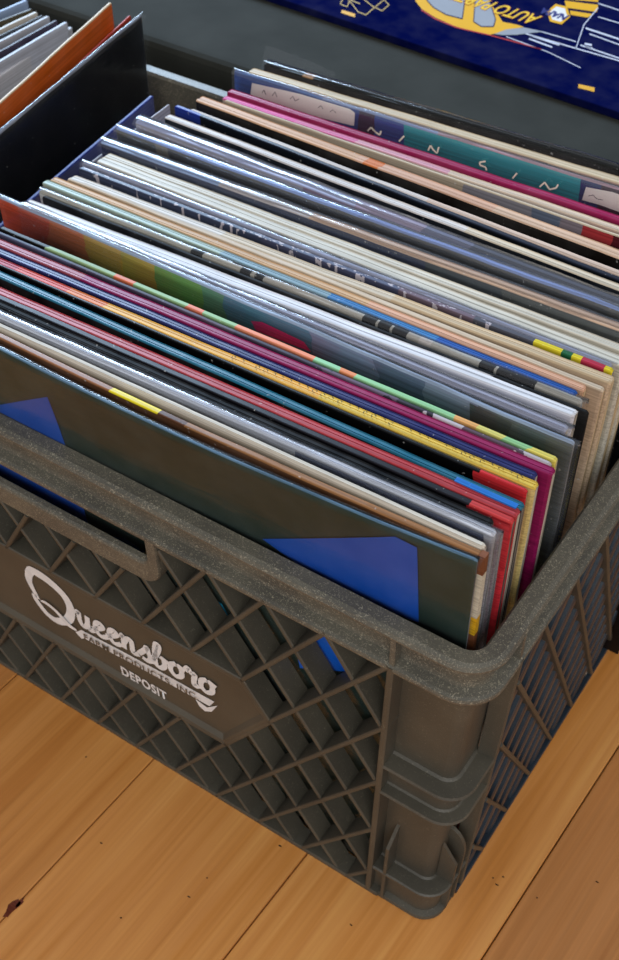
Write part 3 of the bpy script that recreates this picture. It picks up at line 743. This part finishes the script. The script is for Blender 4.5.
def flap(r, w, t, h, off):
    bm = bmesh.new(); g = []
    for i in range(15):
        row = []
        for j in range(6):
            x = -.006+.050*i/14; z = h-.012+.017*j/5*(1-.3*(i/14)**2)
            row.append(bm.verts.new((x, .0012+.006*(j/5)**2+.0016*noise.noise(Vector((i*.9, j*.8, 3))), z+.002*noise.noise(Vector((i*.7, j, 9))))))
        g.append(row)
    for a, b in zip(g, g[1:]):
        for j in range(5): bm.faces.new((a[j], b[j], b[j+1], a[j+1]))
    link('plastic_flap', bm, film(.03), r, smooth=True)
sleeve('black sleeve at the very back with a loose plastic flap', (268, 60), (619, 164), 5.6, bands([(0, '16140F'), (.028, 'A87E54'), (.036, '16150F')], .3, .003), C('1C1814', .4), DARK_END, .0, rc=False, lc=True, extra=flap)

# sleeves standing crosswise in the left third of the crate
G2 = 'record sleeves standing crosswise at the left of the crate'
def cross_sleeve(label, P, Q, t, zt, edge, face, plastic_=None, zbase=ZF, w=.302, end=None, group=G2, name='record_sleeve', q_end=True):
    a, b = at(P, z=zt), at(Q, z=zt)      # a nearer the camera, b at the back; right-hand face line
    d = (b-a).normalized(); start = b - d*w
    ang = math.atan2(d.y, d.x); h = zt-zbase; t /= 1000
    sd = random.random()*40
    bm = sleeve_bm(w, t, h, seed=sd)
    for v in bm.verts: v.co.y += t            # front face on the line, thickness away from it
    if plastic_ is None:
        o = link(name, bm, [face, edge, end or WHITE_END]); tag(o, label, 'record sleeve', group)
    else:
        o = thing(name, label, 'record sleeve', group=group)
        link('cover', bm, [face, edge, end or WHITE_END], o)
        fb = film_bm(w, t, h, seed=sd)
        for v in fb.verts: v.co.y += t
        link('plastic_cover', fb, film(plastic_), o, smooth=True)
    o.location = (start.x, start.y, zbase); o.rotation_euler = (0, 0, ang)
    return o
cross_sleeve('low royal blue sleeve touching the left ends of the filed records', (64, 172), (154, 95), 2.6, .285, C('1B2F86', .35), C('4A4E78', .5), w=.240)
ins_ = cross_sleeve('white paper insert upright at the back left, beside the low blue sleeve', (118, 143), (170, 104), 1.2, .284, C('C8C8D4', .5), C('B4B4C8', .5), w=.085, name='paper_insert')
ins_['category'] = 'paper'
cross_sleeve('big black sleeve leaning at the left of the crate, in clear plastic', (0, 133), (142, 15), 2.0, .311, C('8A8C98', .3), card('06060A', .4, .05, 60, .1), .0, w=.282)
cross_sleeve('bright red sleeve squeezed between the black and the orange ones', (0, 137), (131, 15), 1.2, .305, C('C83A28', .4), C('B83820', .4), w=.15)
cross_sleeve('orange sleeve with a tan band standing behind the black one at left', (0, 103), (112, 2), 2.0, .317, C('D6BC98', .4), C('D0601C', .4), w=.272)

# ------------------------------------------------------------------ neighbouring crate with more records
c2 = thing('record_crate', 'second crate of records, mostly out of view at the upper left edge', 'crate', (-.662, .199, 0))
bm = bmesh.new()
x0, x1, y0, y1, hh = -.155, .155, -.168, .168, .205
for a, b in (((x0, y0, .0), (x1, y0+.006, hh)), ((x0, y1-.006, .0), (x1, y1, hh)), ((x0, y0, 0), (x0+.006, y1, hh)), ((x1-.006, y0, 0), (x1, y1, hh)), ((x0, y0, 0), (x1, y1, .004))): box(bm, a, b)
link('body', bm, C('C9CCD4', .4), c2)
bm = bmesh.new(); pr = [(0, hh-.012), (0, hh), (.014, hh), (.014, hh-.012)]
loft(bm, [(ring_path(i-.004, .012, x0=x0, x1=x1, y0=y0, y1=y1), z) for i, z in pr], close=True)
link('rim', bm, C('C9CCD4', .4), c2)
G3 = 'record sleeves in the neighbouring crate'
tops = [('white sleeve nearest the crate gap in the upper left stack', (0, 76), (73, 27), 'CFD2DA', 5), ('second white sleeve from the gap, slightly taller, upper left stack', (0, 62), (68, 22), 'C4CAD8', 3),
        ('navy and red flecked sleeve in the upper left stack', (0, 52), (58, 20), '3A3040', 2.5), ('light grey sleeve behind the navy flecked one, upper left stack', (0, 42), (50, 16), 'B8BAC2', 3),
        ('dark grey sleeve in the middle of the upper left stack', (0, 36), (44, 15), '40444C', 2), ('cream white sleeve behind the dark grey one, upper left stack', (0, 30), (38, 12), 'CFC8BC', 3),
        ('green and maroon sleeve in the upper left stack', (0, 22), (33, 9), '48402C', 2.4), ('pale blue plastic sleeve at the upper left corner', (0, 12), (28, 0), '98AED0', 3)]
for i, (lb, P, Q, c, t) in enumerate(tops):
    cross_sleeve(lb, P, Q, t, .252 if i else .244, C(c, .4), C(c, .45), w=.27, group=G3, zbase=.0045)

# ------------------------------------------------------------------ grey storage bin behind the crate
bin_ = thing('storage_bin', 'smooth dark grey plastic storage bin behind the records', 'storage bin', (-.25, .60, 0))
PB = plastic('dark_grey_plastic', '2C2D29', '343531', .9, .02)
PB.node_tree.nodes['Principled BSDF'].inputs['Specular IOR Level'].default_value = .12
BZ = .249
bm = bmesh.new(); box(bm, (-.60, -.212, 0), (.55, .25, BZ-.020)); bevel_all(bm, .012, 3); link('body', bm, PB, bin_, smooth=False)
bm = bmesh.new(); box(bm, (-.612, -.225, BZ-.032), (.562, .262, BZ)); bevel_all(bm, .009, 4); lid = link('lid', bm, PB, bin_, smooth=False)

# ------------------------------------------------------------------ racing print box lying on the bin
ZB = BZ+.006
e0, e1 = at((285, 0), z=ZB), at((619, 112), z=ZB)
dx = (e1-e0).normalized(); ny = Vector((-dx.y, dx.x, 0))
e0 = Vector((e0.x, e0.y, BZ+.0002))
NB = card('040A3A', .6, .04, 60, .0, True)
C_ = C
def C(c, rough=.4, wear=.05): return card(c, rough, wear, 60, .12, True)
angb = math.atan2(dx.y, dx.x)
pb = thing('picture_box', 'flat navy blue box with an upside-down yellow race car print', 'box', (e0.x, e0.y, BZ+.0002), angb)
bm = bmesh.new(); box(bm, (-.12, 0, 0), (.50, .32, .0058)); bevel_all(bm, .0008, 2); link('lid', bm, NB, pb)
Bi = (Matrix.Translation(pb.location) @ Matrix.Rotation(angb, 4, 'Z')).inverted()
def bp_(p, lift=0):
    c = Bi @ at(p, z=ZB+.0001); c.z = .0060+lift; return c
def shape(name, polys, mat, lift):
    bm = bmesh.new()
    for poly in polys: bm.faces.new([bm.verts.new(bp_(p, lift)) for p in poly])
    for f in bm.faces:
        f.normal_update()
        if f.normal.z < 0: f.normal_flip()
    me = bpy.data.meshes.new(name); bm.to_mesh(me); bm.free(); me.materials.append(mat)
    o = bpy.data.objects.new(name, me); COL.objects.link(o); o.parent = pb; return o
def Z(x, y): return (400+x/2.826, y/2.826)
YEL = C('D8A21C', .35, .04); SIL = C('8E939C', .35); RED = C('A8282C', .4); WL = C('C8CCDC', .4)
def line(pts, w):
    """thin printed line through pixels as quads"""
    out = []
    for (x1, y1), (x2, y2) in zip(pts, pts[1:]):
        l = math.hypot(x2-x1, y2-y1); nx, nyy = -(y2-y1)/l*w/2, (x2-x1)/l*w/2
        out.append([(x1+nx, y1+nyy), (x2+nx, y2+nyy), (x2-nx, y2-nyy), (x1-nx, y1-nyy)])
    return out
car = [Z(38, -45), Z(44, 4), Z(62, 26), Z(100, 50), Z(150, 72), Z(205, 90), Z(255, 98), Z(300, 88), Z(350, 76), Z(330, 70), Z(290, 62), Z(255, 8), Z(245, -45)]
shape('car_print', [car], YEL, 0)
shape('red_line_print', line([Z(60, 28), Z(100, 54), Z(160, 78), Z(255, 100), Z(330, 120), Z(400, 140)], 1.1), RED, .00006)
shape('window_print', [[Z(72, -40), Z(76, 2), Z(95, 22), Z(130, 42), Z(176, 54), Z(182, 8), Z(184, -40)], [Z(212, 3), Z(208, 62), Z(230, 76), Z(264, 76), Z(270, 56), Z(258, 18), Z(248, -10)],
                       [Z(266, 97), Z(300, 84), Z(350, 78), Z(405, 90), Z(330, 99), Z(290, 100)]], SIL, .00012)
shape('outline_print', line([Z(72, -40), Z(76, 2), Z(95, 22), Z(130, 42), Z(176, 54), Z(182, 8), Z(184, -40)], 1.0) + line([Z(212, 3), Z(208, 62), Z(230, 76), Z(264, 76), Z(270, 56), Z(258, 18), Z(248, -10)], 1.0), C('141840', .4), .00018)
shape('speed_line_print', line([Z(400, 90), Z(497, 118)], .9) + line([Z(497, 138), Z(502, 122), Z(520, 70), Z(560, 22)], .9) + line([Z(350, 94), Z(500, 138), Z(640, 178)], 1.1)
      + line([Z(365, 110), Z(430, 134)], 1.4) + line([Z(375, 103), Z(450, 128)], 1.2) + line([Z(300, 104), Z(420, 148), Z(510, 192)], .7) + line([Z(525, 80), Z(640, 118)], 1.6) + line([Z(535, 96), Z(640, 134)], 1.0)
      + line([Z(560, 48), Z(640, 72)], .9) + line([Z(560, 10), Z(640, 36)], .9) + line([Z(522, 124), Z(542, 128)], 1.8) + line([Z(524, 132), Z(544, 137)], 1.4) + line([Z(510, 128), Z(640, 172)], 1.2), WL, .00006)
shape('yellow_stripe_print', [[Z(465, 2), Z(560, 14), Z(556, 34), Z(470, 22)], [Z(480, 30), Z(545, 40), Z(530, 50), Z(482, 42)], [Z(440, -20), Z(560, -20), Z(560, 6), Z(450, -4)]], YEL, 0)
shape('yellow_bar_print', [[Z(504, 238), Z(550, 248), Z(549, 260), Z(504, 249)]], C('D8A030', .4), .00006)
shape('yellow_bar_print', [[(342, 10), (355, 14), (355, 17.5), (341, 13)]], C('D8A030', .4), .00006)
hc = (558.5, 14.5); hexa = lambda r: [(hc[0]+r*math.cos(math.radians(a+15)), hc[1]+r*.88*math.sin(math.radians(a+15))) for a in range(0, 360, 60)]
shape('badge_print', [hexa(12)], YEL, .0002)
shape('badge_field_print', [hexa(9)], C('D8D8D8', .4), .00026)
def flat_text(name, s, size, px, mat, lift, squeeze=1.0, bold=.0, shear=0, rotdeg=180):
    o0 = bp_(px, lift); ca, sa = math.cos(math.radians(rotdeg)), math.sin(math.radians(rotdeg))
    def rot(c):
        x, y = c.x*squeeze, c.y
        return Vector((o0.x+x*ca-y*sa, o0.y+x*sa+y*ca, o0.z))
    return text_part(name, s, size, 0, 0, 0, mat, pb, rot=rot, bold=bold, shear=shear)
flat_text('badge_lettering', 'NAPA', .0125, (569.5, 16.5), C('10206A', .4), .00032, .66, .0006)
flat_text('red_lettering_shadow', 'AUTO PARTS', .0235, (542, 17), RED, .00024, .52, .0008, .1)
flat_text('lettering', 'AUTO PARTS', .0235, (542, 17), C('E0B828', .4), .00032, .52, .0003, .1)
bm = bmesh.new()
sg = [(362, -2), (372, 6), (382, 11), (389, 5), (384, 0), (374, 8), (366, 15), (358, 12), (352, 4), (345, -4), (340, 4), (347, 7), (350, 0), (360, 4)]
shape('signature_print', line(sg, .9), C('B89A58', .4), .00006)
